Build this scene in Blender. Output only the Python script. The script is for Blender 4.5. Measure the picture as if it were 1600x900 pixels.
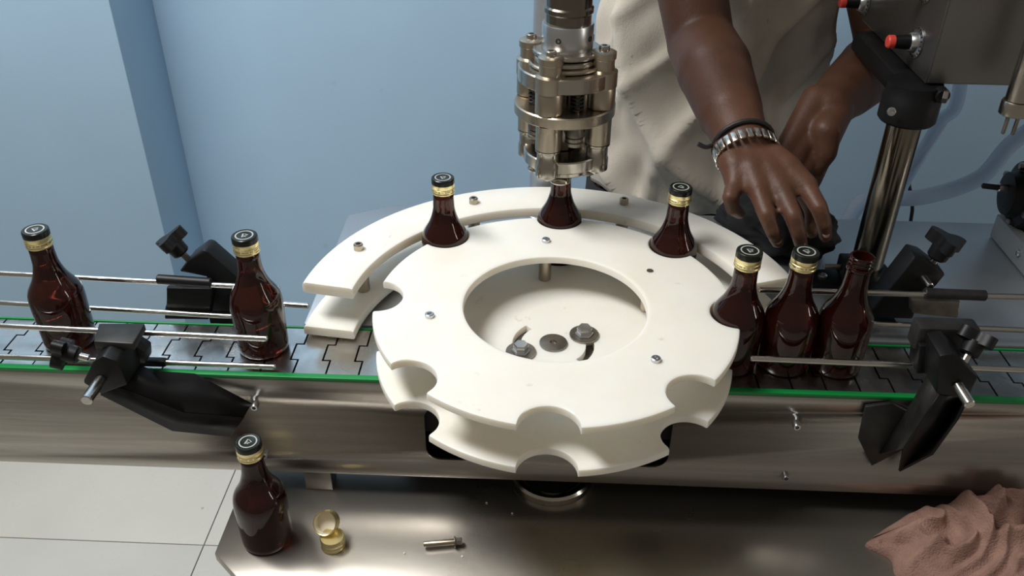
import bpy, bmesh, math, random
import numpy as np
from math import sin, cos, pi, sqrt, radians, atan2
from mathutils import Vector, Matrix, noise

for o in list(bpy.data.objects): bpy.data.objects.remove(o)
SC = bpy.context.scene
COL = SC.collection
random.seed(4)

# ------------------------------------------------------------------ camera
CAM = Vector((-0.02145, -0.83396, 0.64032)); YAW, PIT, ROLL, F = 0.03379, 0.5813, 0.01142, 1373.78
fw = Vector((-sin(YAW)*cos(PIT), cos(YAW)*cos(PIT), -sin(PIT)))
rt = Vector((cos(YAW), sin(YAW), 0)); up = rt.cross(fw)
RT = rt*cos(ROLL) + up*sin(ROLL); UP = -rt*sin(ROLL) + up*cos(ROLL)
cd = bpy.data.cameras.new('camera'); cd.sensor_width = 36; cd.lens = F*36/1600; cd.clip_start = 0.02
cam = bpy.data.objects.new('camera', cd); COL.objects.link(cam)
M = Matrix((RT, UP, -fw)).transposed().to_4x4(); M.translation = CAM
cam.matrix_world = M
SC.camera = cam
# a photo pixel gives a direction; the plane it is met on gives the distance
def PX(x, y, X=None, Y=None, Z=None):
    d = fw + RT*((x-800)/F) - UP*((y-450)/F)
    if Y is not None: t = (Y-CAM.y)/d.y
    elif Z is not None: t = (Z-CAM.z)/d.z
    else: t = (X-CAM.x)/d.x
    return CAM + d*t

# ------------------------------------------------------------------ light
w = bpy.data.worlds.new('world'); SC.world = w; w.use_nodes = True
w.node_tree.nodes['Background'].inputs[0].default_value = (1.0, 0.90, 0.78, 1)
w.node_tree.nodes['Background'].inputs[1].default_value = 0.15
def area(name, loc, target, sx, sy, power, col=(1, .96, .9)):
    l = bpy.data.lights.new(name, 'AREA'); l.shape = 'RECTANGLE'; l.size = sx; l.size_y = sy; l.energy = power; l.color = col
    o = bpy.data.objects.new(name, l); COL.objects.link(o); o.location = loc
    o.rotation_euler = (Vector(target)-Vector(loc)).to_track_quat('-Z', 'Y').to_euler()
    return o
area('ceiling_tube_light', (-0.95, -0.05, 1.65), (-0.55, 0.25, 0), 1.1, 0.35, 41, (1, .985, .96))
area('added_streak_light', (2.7, -0.75, 0.85), (0, 0, 0.1), 0.08, 1.3, 7.5, (1, .95, .88))  # narrow upright lamp added at the right for highlight streaks on the bottles
SC.view_settings.view_transform = 'Standard'; SC.view_settings.look = 'None'
SC.view_settings.exposure = 0.0; SC.view_settings.gamma = 1.0; SC.view_settings.use_curve_mapping = False

# ------------------------------------------------------------------ materials
def mat(name, col, rough=.5, metal=0, nscale=0, namt=0, stretch=(1, 1, 1), bump=0, bscale=60, rvar=0, col2=None, **kw):
    m = bpy.data.materials.new(name); m.use_nodes = True
    nt = m.node_tree; b = nt.nodes['Principled BSDF']
    b.inputs['Base Color'].default_value = (*col, 1); b.inputs['Roughness'].default_value = rough; b.inputs['Metallic'].default_value = metal
    for k, v in kw.items():
        b.inputs[k.replace('_', ' ')].default_value = v
    if nscale or bump:
        tc = nt.nodes.new('ShaderNodeTexCoord'); mp = nt.nodes.new('ShaderNodeMapping'); mp.inputs['Scale'].default_value = stretch
        nt.links.new(tc.outputs['Object'], mp.inputs['Vector'])
    if nscale:
        n = nt.nodes.new('ShaderNodeTexNoise'); n.inputs['Scale'].default_value = nscale; n.inputs['Detail'].default_value = 6
        nt.links.new(mp.outputs[0], n.inputs['Vector'])
        r = nt.nodes.new('ShaderNodeValToRGB'); r.color_ramp.elements[0].position = .3; r.color_ramp.elements[1].position = .72
        c2 = col2 or tuple(c*(1-namt) for c in col)
        r.color_ramp.elements[0].color = (*c2, 1); r.color_ramp.elements[1].color = (*col, 1)
        nt.links.new(n.outputs['Fac'], r.inputs[0]); nt.links.new(r.outputs[0], b.inputs['Base Color'])
        if rvar:
            mr = nt.nodes.new('ShaderNodeMapRange'); mr.inputs['To Min'].default_value = rough+rvar; mr.inputs['To Max'].default_value = rough-rvar
            mr.inputs['From Min'].default_value = .3; mr.inputs['From Max'].default_value = .7
            nt.links.new(n.outputs['Fac'], mr.inputs['Value']); nt.links.new(mr.outputs[0], b.inputs['Roughness'])
    if bump:
        n2 = nt.nodes.new('ShaderNodeTexNoise'); n2.inputs['Scale'].default_value = bscale; n2.inputs['Detail'].default_value = 4
        nt.links.new(mp.outputs[0], n2.inputs['Vector'])
        bp = nt.nodes.new('ShaderNodeBump'); bp.inputs['Strength'].default_value = bump; bp.inputs['Distance'].default_value = .002
        nt.links.new(n2.outputs['Fac'], bp.inputs['Height']); nt.links.new(bp.outputs[0], b.inputs['Normal'])
    return m
MT = dict(
    wall=mat('blue_wall_paint', (.41, .60, .79), .6, nscale=5, namt=.05, bump=.15, bscale=25),
    tile=mat('cream_floor_tile', (.76, .735, .665), .3, nscale=4, namt=.1, rvar=.08),
    grout=mat('grout', (.22, .21, .19), .9),
    hdpe=mat('white_nylon', (.88, .855, .79), .38, nscale=14, col2=(.83, .795, .715), bump=.05, bscale=30, Subsurface_Weight=.55, Subsurface_Scale=.014, Subsurface_Radius=(1.0, .75, .45)),
    steel=mat('brushed_steel', (.50, .475, .44), .33, 1, nscale=9, namt=.28, stretch=(.35, 1, 9), rvar=.07, bump=.08, bscale=90),
    tabsteel=mat('table_steel', (.45, .42, .375), .30, .85, nscale=6, namt=.25, stretch=(1, 1, 1), rvar=.06, bump=.04, bscale=40),
    bed=mat('bed_steel', (.55, .58, .62), .42, .85, nscale=5, namt=.15, rvar=.06),
    rod=mat('rod_steel', (.72, .70, .67), .2, 1, nscale=40, namt=.2, rvar=.06),
    chain=mat('chain_steel', (.62, .62, .61), .26, 1, nscale=25, namt=.3, rvar=.1, bump=.12, bscale=35),
    chrome=mat('machined_steel', (.60, .56, .49), .22, 1, nscale=30, namt=.25, rvar=.08),
    warmsteel=mat('warm_steel', (.56, .49, .39), .32, 1, nscale=20, namt=.25, rvar=.08),
    darksteel=mat('dark_steel', (.30, .27, .22), .18, 1, nscale=12, namt=.35, rvar=.06),
    washer=mat('washer_steel', (.33, .30, .26), .35, .9, nscale=60, namt=.4),
    boltm=mat('zinc_bolt', (.62, .63, .64), .3, 1),
    black=mat('black_plastic', (.007, .007, .008), .45, nscale=20, namt=.3, bump=.1, bscale=120, Specular_IOR_Level=.3),
    blackworn=mat('worn_black_plastic', (.03, .029, .027), .45, nscale=35, col2=(.010, .010, .010), bump=.1, bscale=100, Specular_IOR_Level=.35),
    green=mat('green_strip', (.006, .23, .05), .35),
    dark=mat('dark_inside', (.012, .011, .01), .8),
    gold=mat('gold_cap_metal', (.93, .80, .42), .34, 1),
    capin=mat('cap_liner', (.80, .74, .60), .4),
    capblk=mat('black_cap_lacquer', (.008, .011, .009), .25, Specular_IOR_Level=.4),
    print=mat('silver_print', (.40, .42, .38), .5),
    inkprint=mat('dark_print', (.10, .08, .04), .5),
    red=mat('red_knob_plastic', (.75, .07, .05), .4),
    boxsteel=mat('control_box_steel', (.24, .228, .215), .38, .9, nscale=8, namt=.25, rvar=.06),
    skin=mat('dark_skin', (.105, .046, .027), .5, nscale=30, namt=.25, bump=.2, bscale=220, Specular_IOR_Level=.35, Subsurface_Weight=.08, Subsurface_Radius=(.01, .004, .002)),
    nail=mat('nail', (.34, .19, .14), .35),
    shirt=mat('off_white_cotton', (.66, .61, .53), .9, nscale=9, col2=(.55, .50, .425), bump=.3, bscale=500),
    pants=mat('black_trousers', (.012, .012, .014), .9, bump=.3, bscale=300),
    rag=mat('pinkish_brown_terry', (.36, .215, .17), .95, nscale=40, col2=(.24, .135, .105), bump=.9, bscale=420),
    watch=mat('watch_steel', (.72, .68, .62), .25, 1),
    cord=mat('black_rubber', (.01, .01, .01), .6),
    hair=mat('black_hair', (.008, .007, .007), .6),
    grey=mat('grey_paint', (.30, .33, .35), .5, .2, nscale=8, namt=.12),
)
def smudge(m, scale, lo, hi, col, amt, stretch=(1, 1, 1)):
    nt = m.node_tree; b = nt.nodes['Principled BSDF']; src = b.inputs['Base Color'].links[0].from_socket
    tc = nt.nodes.new('ShaderNodeTexCoord'); mp = nt.nodes.new('ShaderNodeMapping'); mp.inputs['Scale'].default_value = stretch; mp.inputs['Location'].default_value = (3.1, 1.7, .4)
    n = nt.nodes.new('ShaderNodeTexNoise'); n.inputs['Scale'].default_value = scale; n.inputs['Detail'].default_value = 5; n.inputs['Roughness'].default_value = .6
    r = nt.nodes.new('ShaderNodeMapRange'); r.inputs['From Min'].default_value = lo; r.inputs['From Max'].default_value = hi; r.inputs['To Max'].default_value = amt
    mx = nt.nodes.new('ShaderNodeMixRGB'); mx.inputs[2].default_value = (*col, 1)
    nt.links.new(tc.outputs['Object'], mp.inputs[0]); nt.links.new(mp.outputs[0], n.inputs['Vector']); nt.links.new(n.outputs['Fac'], r.inputs[0]); nt.links.new(r.outputs[0], mx.inputs[0])
    nt.links.new(src, mx.inputs[1]); nt.links.new(mx.outputs[0], b.inputs['Base Color'])
smudge(MT['hdpe'], 30, .66, .74, (.36, .33, .27), .45)
smudge(MT['shirt'], 16, .69, .73, (.06, .045, .035), .75)
smudge(MT['wall'], 7, .70, .76, (.16, .25, .36), .5)
smudge(MT['tile'], 16, .70, .74, (.25, .23, .2), .6)
def glassmat(name, col, rough, trans, ior=1.5):
    m = mat(name, col, rough); b = m.node_tree.nodes['Principled BSDF']
    b.inputs['Transmission Weight'].default_value = trans; b.inputs['IOR'].default_value = ior
    return m
MT['glass'] = glassmat('amber_glass', (.050, .0085, .005), .05, .72)
MT['hose'] = glassmat('clear_hose', (.70, .82, .98), .28, .55, 1.25)

# ------------------------------------------------------------------ mesh helpers
def finish(name, bm, m, parent=None, smooth=True, ang=35):
    bmesh.ops.recalc_face_normals(bm, faces=bm.faces)
    me = bpy.data.meshes.new(name); bm.to_mesh(me); bm.free()
    return link(name, me, m, parent, smooth, ang)
def link(name, me, m, parent=None, smooth=True, ang=35):
    me.materials.clear(); me.materials.append(MT[m] if isinstance(m, str) else m)
    if smooth:
        me.polygons.foreach_set('use_smooth', [True]*len(me.polygons)); me.set_sharp_from_angle(angle=radians(ang))
    o = bpy.data.objects.new(name, me); COL.objects.link(o)
    if parent is not None: o.parent = parent
    return o
def tag(o, label, cat, group=None, kind=None):
    o['label'] = label; o['category'] = cat
    if group: o['group'] = group
    if kind: o['kind'] = kind
    return o
def thing(name, label, cat, loc=(0, 0, 0), group=None):
    o = bpy.data.objects.new(name, None); COL.objects.link(o); o.empty_display_size = .02; o.location = loc
    return tag(o, label, cat, group)
def struct(o): o['kind'] = 'structure'; return o
def local(parent, pts): return [Vector(q)-parent.location for q in pts]

def bm_box(bm, c, s, bev=0, rot=None):
    r = bmesh.ops.create_cube(bm, size=1); vs = r['verts']
    Mx = Matrix.Translation(c) @ (rot.to_4x4() if rot else Matrix.Identity(4)) @ Matrix.Diagonal((*s, 1))
    bmesh.ops.transform(bm, matrix=Mx, verts=vs)
    if bev:
        es = list({e for v in vs for e in v.link_edges})
        bmesh.ops.bevel(bm, geom=es, offset=bev, segments=2, profile=.5, affect='EDGES')
def box(name, c, s, m, parent=None, bev=0, rot=None):
    bm = bmesh.new(); bm_box(bm, c, s, bev, rot); return finish(name, bm, m, parent)
def axis_mat(p, d):
    q = Vector(d).normalized().to_track_quat('Z', 'Y'); Mx = q.to_matrix().to_4x4(); Mx.translation = p; return Mx
def bm_lathe(bm, prof, seg=32, mx=None, a0=0, cap=True):
    rings = []
    for r, z in prof:
        if r < 1e-6: rings.append([bm.verts.new((0, 0, z))])
        else: rings.append([bm.verts.new((r*cos(a0+2*pi*i/seg), r*sin(a0+2*pi*i/seg), z)) for i in range(seg)])
    new = [v for rg in rings for v in rg]
    for A, B in zip(rings, rings[1:]):
        for i in range(seg):
            j = (i+1) % seg
            if len(A) == 1 and len(B) == 1: continue
            if len(A) == 1: bm.faces.new((A[0], B[i], B[j]))
            elif len(B) == 1: bm.faces.new((A[i], A[j], B[0]))
            else: bm.faces.new((A[i], A[j], B[j], B[i]))
    if cap:
        if len(rings[0]) > 1: bm.faces.new(rings[0][::-1])
        if len(rings[-1]) > 1: bm.faces.new(rings[-1])
    if mx is not None: bmesh.ops.transform(bm, matrix=mx, verts=new)
    return new
def lathe(name, prof, m, parent=None, seg=32, mx=None, a0=0, cap=True, ang=35):
    bm = bmesh.new(); bm_lathe(bm, prof, seg, mx, a0, cap); return finish(name, bm, m, parent, ang=ang)
def cylp(r, h, b=.001): return [(r-b, 0), (r, b), (r, h-b), (r-b, h)]
def cyl(name, p0, p1, r, m, parent=None, seg=24, b=.001):
    p0, p1 = Vector(p0), Vector(p1)
    return lathe(name, cylp(r, (p1-p0).length, b), m, parent, seg, axis_mat(p0, p1-p0))
def hexbolt(name, p, d, r, h, m, parent, washer=0):
    o = lathe(name, [(r*.93, 0), (r, h*.1), (r, h*.8), (r*.8, h)], m, parent, 6, axis_mat(p, d), ang=20); return o
def capscrew(name, p, d, r, h, m, parent):
    return lathe(name, [(r, 0), (r, h*.85), (r*.85, h), (r*.5, h), (r*.45, h*.4), (0, h*.4)], m, parent, 16, axis_mat(p, d))
def bm_tube(bm, pts, r, seg=12, cap=True):
    pts = [Vector(q) for q in pts]; n = len(pts); rad = r if hasattr(r, '__len__') else [r]*n
    t0 = (pts[1]-pts[0]).normalized(); nrm = t0.orthogonal().normalized(); rings = []
    for i, q in enumerate(pts):
        t = (pts[min(i+1, n-1)]-pts[max(i-1, 0)]).normalized()
        nrm = (nrm - t*nrm.dot(t)).normalized(); bn = t.cross(nrm)
        rings.append([bm.verts.new(q+(nrm*cos(2*pi*k/seg)+bn*sin(2*pi*k/seg))*rad[i]) for k in range(seg)])
    for A, B in zip(rings, rings[1:]):
        for k in range(seg): bm.faces.new((A[k], A[(k+1) % seg], B[(k+1) % seg], B[k]))
    if cap: bm.faces.new(rings[0][::-1]); bm.faces.new(rings[-1])
def tube(name, pts, r, m, parent=None, seg=12):
    bm = bmesh.new(); bm_tube(bm, pts, r, seg); return finish(name, bm, m, parent)
def smoothpath(pts, n=8):
    P = [Vector(q) for q in pts]; P = [P[0]*2-P[1]] + P + [P[-1]*2-P[-2]]; out = []
    for i in range(1, len(P)-2):
        for k in range(n):
            t = k/n; a, b, c, d = P[i-1:i+3]
            out.append(.5*((2*b)+(c-a)*t+(2*a-5*b+4*c-d)*t*t+(3*b-a-3*c+d)*t**3))
    out.append(P[-2]); return out
def bm_prism(bm, pts, d, bev=0):
    """polygon (3D, planar) extruded by the vector d"""
    vs = [bm.verts.new(q) for q in pts]; ws = [bm.verts.new(Vector(q)+Vector(d)) for q in pts]; n = len(vs)
    bm.faces.new(vs); bm.faces.new(ws[::-1])
    for i in range(n): bm.faces.new((vs[i], ws[i], ws[(i+1) % n], vs[(i+1) % n]))
    if bev:
        es = list({e for v in vs+ws for e in v.link_edges})
        bmesh.ops.bevel(bm, geom=es, offset=bev, segments=2, profile=.5, affect='EDGES')
def prism(name, pts, d, m, parent=None, bev=0):
    bm = bmesh.new(); bm_prism(bm, pts, d, bev); return finish(name, bm, m, parent)
def bake(o):
    dg = bpy.context.evaluated_depsgraph_get(); me = bpy.data.meshes.new_from_object(o.evaluated_get(dg)); o.modifiers.clear(); o.data = me; return o
def sheet(name, A, B, t, m, parent=None):
    bm = bmesh.new(); va = [bm.verts.new(q) for q in A]; vb = [bm.verts.new(q) for q in B]
    for i in range(len(A)-1): bm.faces.new((va[i], va[i+1], vb[i+1], vb[i]))
    o = finish(name, bm, m, parent, ang=20)
    md = o.modifiers.new('s', 'SOLIDIFY'); md.thickness = t; md.offset = 0; md.use_even_offset = True
    return bake(o)
def copy_tree(o, parent=None):
    c = o.copy(); COL.objects.link(c); c.parent = parent
    for ch in list(o.children): copy_tree(ch, c)
    return c

# ================================================================== SETTING
FZ = -0.85
floor = struct(box('floor', (0, .1, FZ-.03), (5, 4, .05), 'grout'))
tm = None
for i in range(-4, 4):
    for j in range(-4, 2):
        x0 = -.7130+.6*i; y0 = .4023+.6*j
        if y0+.6 > 1.1: continue
        if tm is None:
            t = box('tile', (0, 0, 0), (.5975, .5975, .008), 'tile', floor, bev=.0008); tm = t.data
        else:
            t = bpy.data.objects.new('tile', tm); COL.objects.link(t); t.parent = floor
        t.location = (x0+.3, y0+.3, FZ-.004)
struct(box('wall_back', (.65, 1.034, .45), (3.0, .1, 2.6), 'wall'))
struct(box('wall_left', (-1.6851, .895, .45), (1.70, .19, 2.6), 'wall', bev=.004))

# ================================================================== WORK TABLE
TZ = -0.1843
tb = thing('work_table', 'brushed steel work table with a clipped corner under the conveyor', 'table', (.2, -.05, FZ))
tp = [(-.388, .044), (-.388, -.161), (-.337, -.208), (.98, -.208), (.98, .044)]
prism('tabletop', local(tb, [(x, y, TZ) for x, y in tp]), (0, 0, -.012), 'tabsteel', tb, bev=.002)
cab = [(x*.9+.03, y*.86-.004) for x, y in tp]
prism('cabinet', local(tb, [(x, y, TZ-.0121) for x, y in cab]), (0, 0, -(TZ-.0121-FZ)), 'steel', tb, bev=.003)

# ================================================================== CONVEYOR
YF = -.062
cv = thing('bottle_conveyor', 'long steel chain conveyor with green edge strips carrying the bottles', 'conveyor', (0, 0, TZ))
X0, X1 = -.92, .88
# front panel with two rounded cut-outs below the star wheel
def panel(y0, y1, name, holes):
    bm = bmesh.new(); bm_box(bm, (0, 0, 0), (X1-X0, abs(y1-y0), .147), .0015)
    bmesh.ops.translate(bm, vec=((X0+X1)/2, (y0+y1)/2, -.0760-TZ), verts=bm.verts)
    o = finish(name, bm, 'steel', cv)
    for hx in holes:
        c = bmesh.new()
        pts = []
        for cx, cz, a in ((hx-.012, -.102, pi), (hx+.012, -.102, 1.5*pi), (hx+.012, -.053, 0), (hx-.012, -.053, .5*pi)):
            for k in range(7): pts.append((cx+.018*cos(a+k*pi/12), y0-.02, cz-TZ+.018*sin(a+k*pi/12)))
        bm_prism(c, pts, (0, .05, 0)); co = finish('cutter', c, 'dark', cv)
        md = o.modifiers.new('b', 'BOOLEAN'); md.object = co; md.operation = 'DIFFERENCE'; md.solver = 'EXACT'
        bake(o); bpy.data.objects.remove(co)
    return o
panel(YF, YF+.004, 'side_panel', (-.1187, .1112))
panel(.0385, .0425, 'side_panel', ())
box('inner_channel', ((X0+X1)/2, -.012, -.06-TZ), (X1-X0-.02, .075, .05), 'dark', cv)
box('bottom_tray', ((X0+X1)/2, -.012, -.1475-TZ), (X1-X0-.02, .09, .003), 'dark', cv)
for y, wd, zt in ((YF+.0036, .0080, .0026), (.0375, .0030, .0010)):
    box('green_strip', ((X0+X1)/2, y, zt-.0025-TZ), (X1-X0, wd, .005), 'green', cv, bev=.0008)
for x, z in ((.2801, -.0402), (.2822, -.1218), (-.3451, -.0388), (-.345, -.1152)):
    capscrew('panel_screw', (x, YF, z-TZ), (0, -1, 0), .0045, .009, 'boltm', cv)
PT = .0381
def link_mesh():
    W0, W1 = -.0535, .0345; g = .0011; n = -9e-3
    ys = [W0, W0+.027, W1-.031, W1]
    right = [(PT/2-g, ys[0]), (PT/2-g, ys[1]-g), (PT/2-g+n, ys[1]-g), (PT/2-g+n, ys[2]+g), (PT/2-g, ys[2]+g), (PT/2-g, ys[3])]
    left = [(-PT/2+g, ys[3]), (-PT/2+g, ys[2]-g), (-PT/2+g+n, ys[2]-g), (-PT/2+g+n, ys[1]+g), (-PT/2+g, ys[1]+g), (-PT/2+g, ys[0])]
    bm = bmesh.new(); bm_prism(bm, [(x, y, 0) for x, y in right+left], (0, 0, -.003))
    me = bpy.data.meshes.new('chain_link'); bmesh.ops.recalc_face_normals(bm, faces=bm.faces); bm.to_mesh(me); bm.free(); me.materials.append(MT['chain']); return me
lm = link_mesh(); k = 0; x = X0+.03
while x < X1-.03:
    o = bpy.data.objects.new('chain_link', lm); COL.objects.link(o); o.parent = cv; o.location = (x, 0, -TZ+random.uniform(-.0002, 0)); x += PT
    o.rotation_euler = (random.uniform(-.006, .006), random.uniform(-.004, .004), 0)
for x in (-.2880, .62):
    box('support_foot', (x, -.044, .0174), (.034, .024, .0345), 'steel', cv, bev=.001)

# round hub flange standing on the table below the wheel
hf = thing('shaft_flange', 'round steel flange with a black bore standing on the table under the wheel', 'flange', (.005, -.0165, TZ+.0003))
lathe('ring', [(.040, 0), (.053, 0), (.053, .008), (.050, .011), (.043, .011), (.040, .009), (.040, 0)], 'chrome', hf, 40, cap=False)
lathe('bore', [(.0, .002), (.0395, .002)], 'dark', hf, 40, cap=False)
lathe('drive_shaft', cylp(.014, .031), 'darksteel', hf, 24, Matrix.Translation((0, 0, .0025)))

# machine bed behind the conveyor
bd = thing('machine_bed', 'flat grey steel machine bed plate behind the chain conveyor', 'machine bed', (.2, .22, FZ))
L = -.310
bp_ = [(L, .0465), (.98, .0465), (.98, .3585), (-.251, .3600), (L, .3285)]
prism('top_plate', local(bd, [(x, y, -.0006) for x, y in bp_]), (0, 0, -.010), 'bed', bd, bev=.0015)
prism('pedestal', local(bd, [(x*.86+.05, max(y*.9, .060), -.0108) for x, y in bp_]), (0, 0, FZ+.0108), 'grey', bd)

# ================================================================== STAR WHEEL
A0, R, RN = -1.60076, .2079, .0313
sw = thing('star_wheel', 'white plastic star wheel with eight bottle pockets and a round centre opening', 'star wheel', (0, 0, .0054))
def plate_mesh(name, rin, z0, z1, parent, b=.0026):
    ths = []
    ph = 2*math.asin(RN/2/R)
    for kk in range(8):
        c = A0+kk*pi/4
        ths += [c+ph*u for u in np.sin(np.linspace(-pi/2, pi/2, 21))*.9999]
        ths += list(np.linspace(c+ph*1.0005, c+pi/4-ph*1.0005, 13))
    def rho(t):
        dphi = (t-A0+pi/8) % (pi/4)-pi/8
        if abs(dphi) < ph:
            s = RN**2-(R*sin(dphi))**2
            return R*cos(dphi)-sqrt(max(s, 0))
        return R
    bm = bmesh.new(); rings = []
    for t in ths:
        ro = rho(t); prof = [(rin, z0), (rin, z1-b), (rin+b*.3, z1-b*.3), (rin+b, z1), (rin+b+.003, z1), (ro-b-.003, z1), (ro-b, z1), (ro-b*.3, z1-b*.3), (ro, z1-b), (ro, z0+b*.4), (ro-b*.4, z0)]
        rings.append([bm.verts.new((r*cos(t), r*sin(t), z)) for r, z in prof])
    n = len(rings); q = len(rings[0])
    for i in range(n):
        A, B = rings[i], rings[(i+1) % n]
        for j in range(q): bm.faces.new((A[j], B[j], B[(j+1) % q], A[(j+1) % q]))
    o = finish(name, bm, 'hdpe', parent); return o
up_ = plate_mesh('upper_plate', .1050, .0566, .0661, sw)
lp = plate_mesh('lower_plate', .010, 0, .0095, sw)
for a0 in (radians(15), radians(195)):           # curved adjustment slots
    c = bmesh.new(); pts = []
    aa = [a0+radians(-62)*u for u in np.linspace(0, 1, 10)]
    pts = [(.0485*cos(t), .0485*sin(t), -.01) for t in aa]+[(.0385*cos(t), .0385*sin(t), -.01) for t in aa[::-1]]
    bm_prism(c, pts, (0, 0, .04)); co = finish('cutter', c, 'dark', sw)
    md = lp.modifiers.new('b', 'BOOLEAN'); md.object = co; md.operation = 'DIFFERENCE'; md.solver = 'EXACT'
    bake(lp); bpy.data.objects.remove(co)
lp.data.set_sharp_from_angle(angle=radians(35))
for o in (up_, lp):
    md = o.modifiers.new('n', 'WEIGHTED_NORMAL'); md.keep_sharp = True; md.weight = 100
lathe('drive_flange', cylp(.053, .0035), 'washer', sw, 40, Matrix.Translation((0, 0, -.0040)))
lathe('hub_cap', [(.0135, 0), (.0165, .001), (.0165, .003), (.015, .0035), (.004, .0035), (.003, .001), (0, .001)], 'washer', sw, 32, Matrix.Translation((0, 0, .0090)))
for x, y in ((-.0379, -.0190), (.0369, .0186)):
    wsh = lathe('washer', [(.006, 0), (.0175, 0), (.0178, .001), (.0175, .0025), (.006, .0025)], 'washer', sw, 28, Matrix.Translation((x, y, .0096)))
    lathe('bolt', [(.0105, 0), (.0110, .001), (.0105, .002), (.0088, .002), (.0092, .003), (.0092, .0085), (.0078, .0105), (0, .0107)], 'boltm', sw, 6, Matrix.Translation((x, y, .0121)), ang=20)
for x, y in ((-.0117, .1424), (-.1407, -.0318), (.1054, -.0992)):
    capscrew('plate_screw', (x, y, .0662), (0, 0, 1), .0052, .0042, 'boltm', sw)
    lathe('spacer', cylp(.0080, .0471, .0006), 'warmsteel', sw, 20, Matrix.Translation((x, y, .0095)))
cyl('spacer', (.1156, .0784, .0095), (.1156, .0784, .0566), .0080, 'warmsteel', sw)
lathe('screw_bush', [(.0024, 0), (.0042, 0), (.0042, .0006), (.0024, .0006)], 'warmsteel', sw, 18, Matrix.Translation((.1156, .0784, .0661)))

# ================================================================== ARC GUIDE
ag = thing('arc_guide', 'white plastic curved bottle guide around the back of the star wheel', 'guide', (0, 0, 0))
def arc_plate(name, z0, z1, ta, tb2, b=.004):
    bm = bmesh.new(); rings = []
    for t in np.linspace(ta, tb2, 72):
        ci, ri = Vector((0, 0)), .2392
        co_, ro = Vector((-.0025, .0055)), .3000
        d = Vector((cos(t), sin(t)))
        pin = ci+d*ri; po = co_+d*ro
        u = (po-pin).normalized()
        prof = [(pin+u*b*.4, z0), (pin, z0+b*.4), (pin, z1-b), (pin+u*b*.3, z1-b*.3), (pin+u*b, z1), (po-u*b, z1), (po-u*b*.3, z1-b*.3), (po, z1-b), (po, z0+b*.4), (po-u*b*.4, z0)]
        rings.append([bm.verts.new((q.x, q.y, z)) for q, z in prof])
    q = len(rings[0])
    for A, B in zip(rings, rings[1:]):
        for j in range(q): bm.faces.new((A[j], B[j], B[(j+1) % q], A[(j+1) % q]))
    bm.faces.new(rings[0]); bm.faces.new(rings[-1][::-1])
    return finish(name, bm, 'hdpe', ag)
arc_plate('upper_plate', .0545, .0690, radians(14), radians(174.5))
arc_plate('lower_plate', .0042, .0160, radians(16), radians(177.5))
for px, py in ((560, 385), (740, 313), (975, 314)):
    q = PX(px, py, Z=.073)
    capscrew('plate_screw', (q.x, q.y, .0691), (0, 0, 1), .0062, .008, 'warmsteel', ag)
    cyl('spacer', (q.x, q.y, .016), (q.x, q.y, .0545), .0085, 'warmsteel', ag)
    cyl('foot_stud', (q.x, q.y, 0), (q.x, q.y, .0044), .0085, 'warmsteel', ag)
q = PX(568, 452, Z=.016); cyl('spacer', (q.x, q.y, .016), (q.x, q.y, .0545), .0085, 'warmsteel', ag)

# ================================================================== BOTTLES
HB = .1540
prof_out = [(0, .0025), (.018, .002), (.024, 0), (.0282, .0008), (.0299, .0035), (.0303, .010), (.0308, .040), (.0312, .057), (.0313, .0645), (.0308, .0705), (.0297, .0760),
            (.0276, .0810), (.0243, .0865), (.0210, .0920), (.0186, .0975), (.0167, .1030), (.0151, .1090), (.0140, .1150), (.0133, .122), (.0130, .129), (.0129, .1355)]
prof_out = [(r*.971 if r > .0135 else r, zz*HB/.1575) for r, zz in prof_out]
fin_closed = prof_out+[(.0118, HB-.0205), (.0118, HB-.0045), (0, HB-.0043)]
fin_open = prof_out+[(r, zz-.0007) for r, zz in ((.0142, .1342), (.0144, .1362), (.0138, .1382), (.0124, .1388), (.0124, .1402), (.0132, .1412), (.0124, .1424), (.0124, .1440), (.0132, .1450), (.0124, .1462),
                     (.0124, .1478), (.0131, .1486), (.0130, .1502), (.0120, .1510), (.0102, .1508), (.0096, .148), (.0092, .125), (.0088, .112), (0, .1115))]
def emblem(parent, z):
    bm = bmesh.new()
    seg = 28
    ri, ro = .0086, .0101
    A = [bm.verts.new((ri*cos(2*pi*i/seg), ri*sin(2*pi*i/seg), z)) for i in range(seg)]; B = [bm.verts.new((ro*cos(2*pi*i/seg), ro*sin(2*pi*i/seg), z)) for i in range(seg)]
    for i in range(seg): bm.faces.new((A[i], B[i], B[(i+1) % seg], A[(i+1) % seg]))
    def poly(ps): bm.faces.new([bm.verts.new((x*.001, y*.001, z)) for x, y in ps])
    poly([(-3.4, -3.8), (-1.8, -3.8), (-.2, 3.4), (-1.5, 3.9)])           # steep stroke
    poly([(-.2, 3.4), (.9, 3.0), (4.8, -.4), (3.4, -.8)])                  # falling stroke
    poly([(-.6, -.6), (3.0, -1.6), (2.6, -2.5), (-1.0, -1.4)])             # cross strokes
    poly([(-1.2, -2.2), (1.7, -3.2), (1.2, -4.0), (-1.5, -3.0)])
    me = bpy.data.meshes.new('emblem'); bm.normal_update(); bm.to_mesh(me); bm.free()
    return link('emblem', me, 'print', parent, smooth=False)
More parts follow.
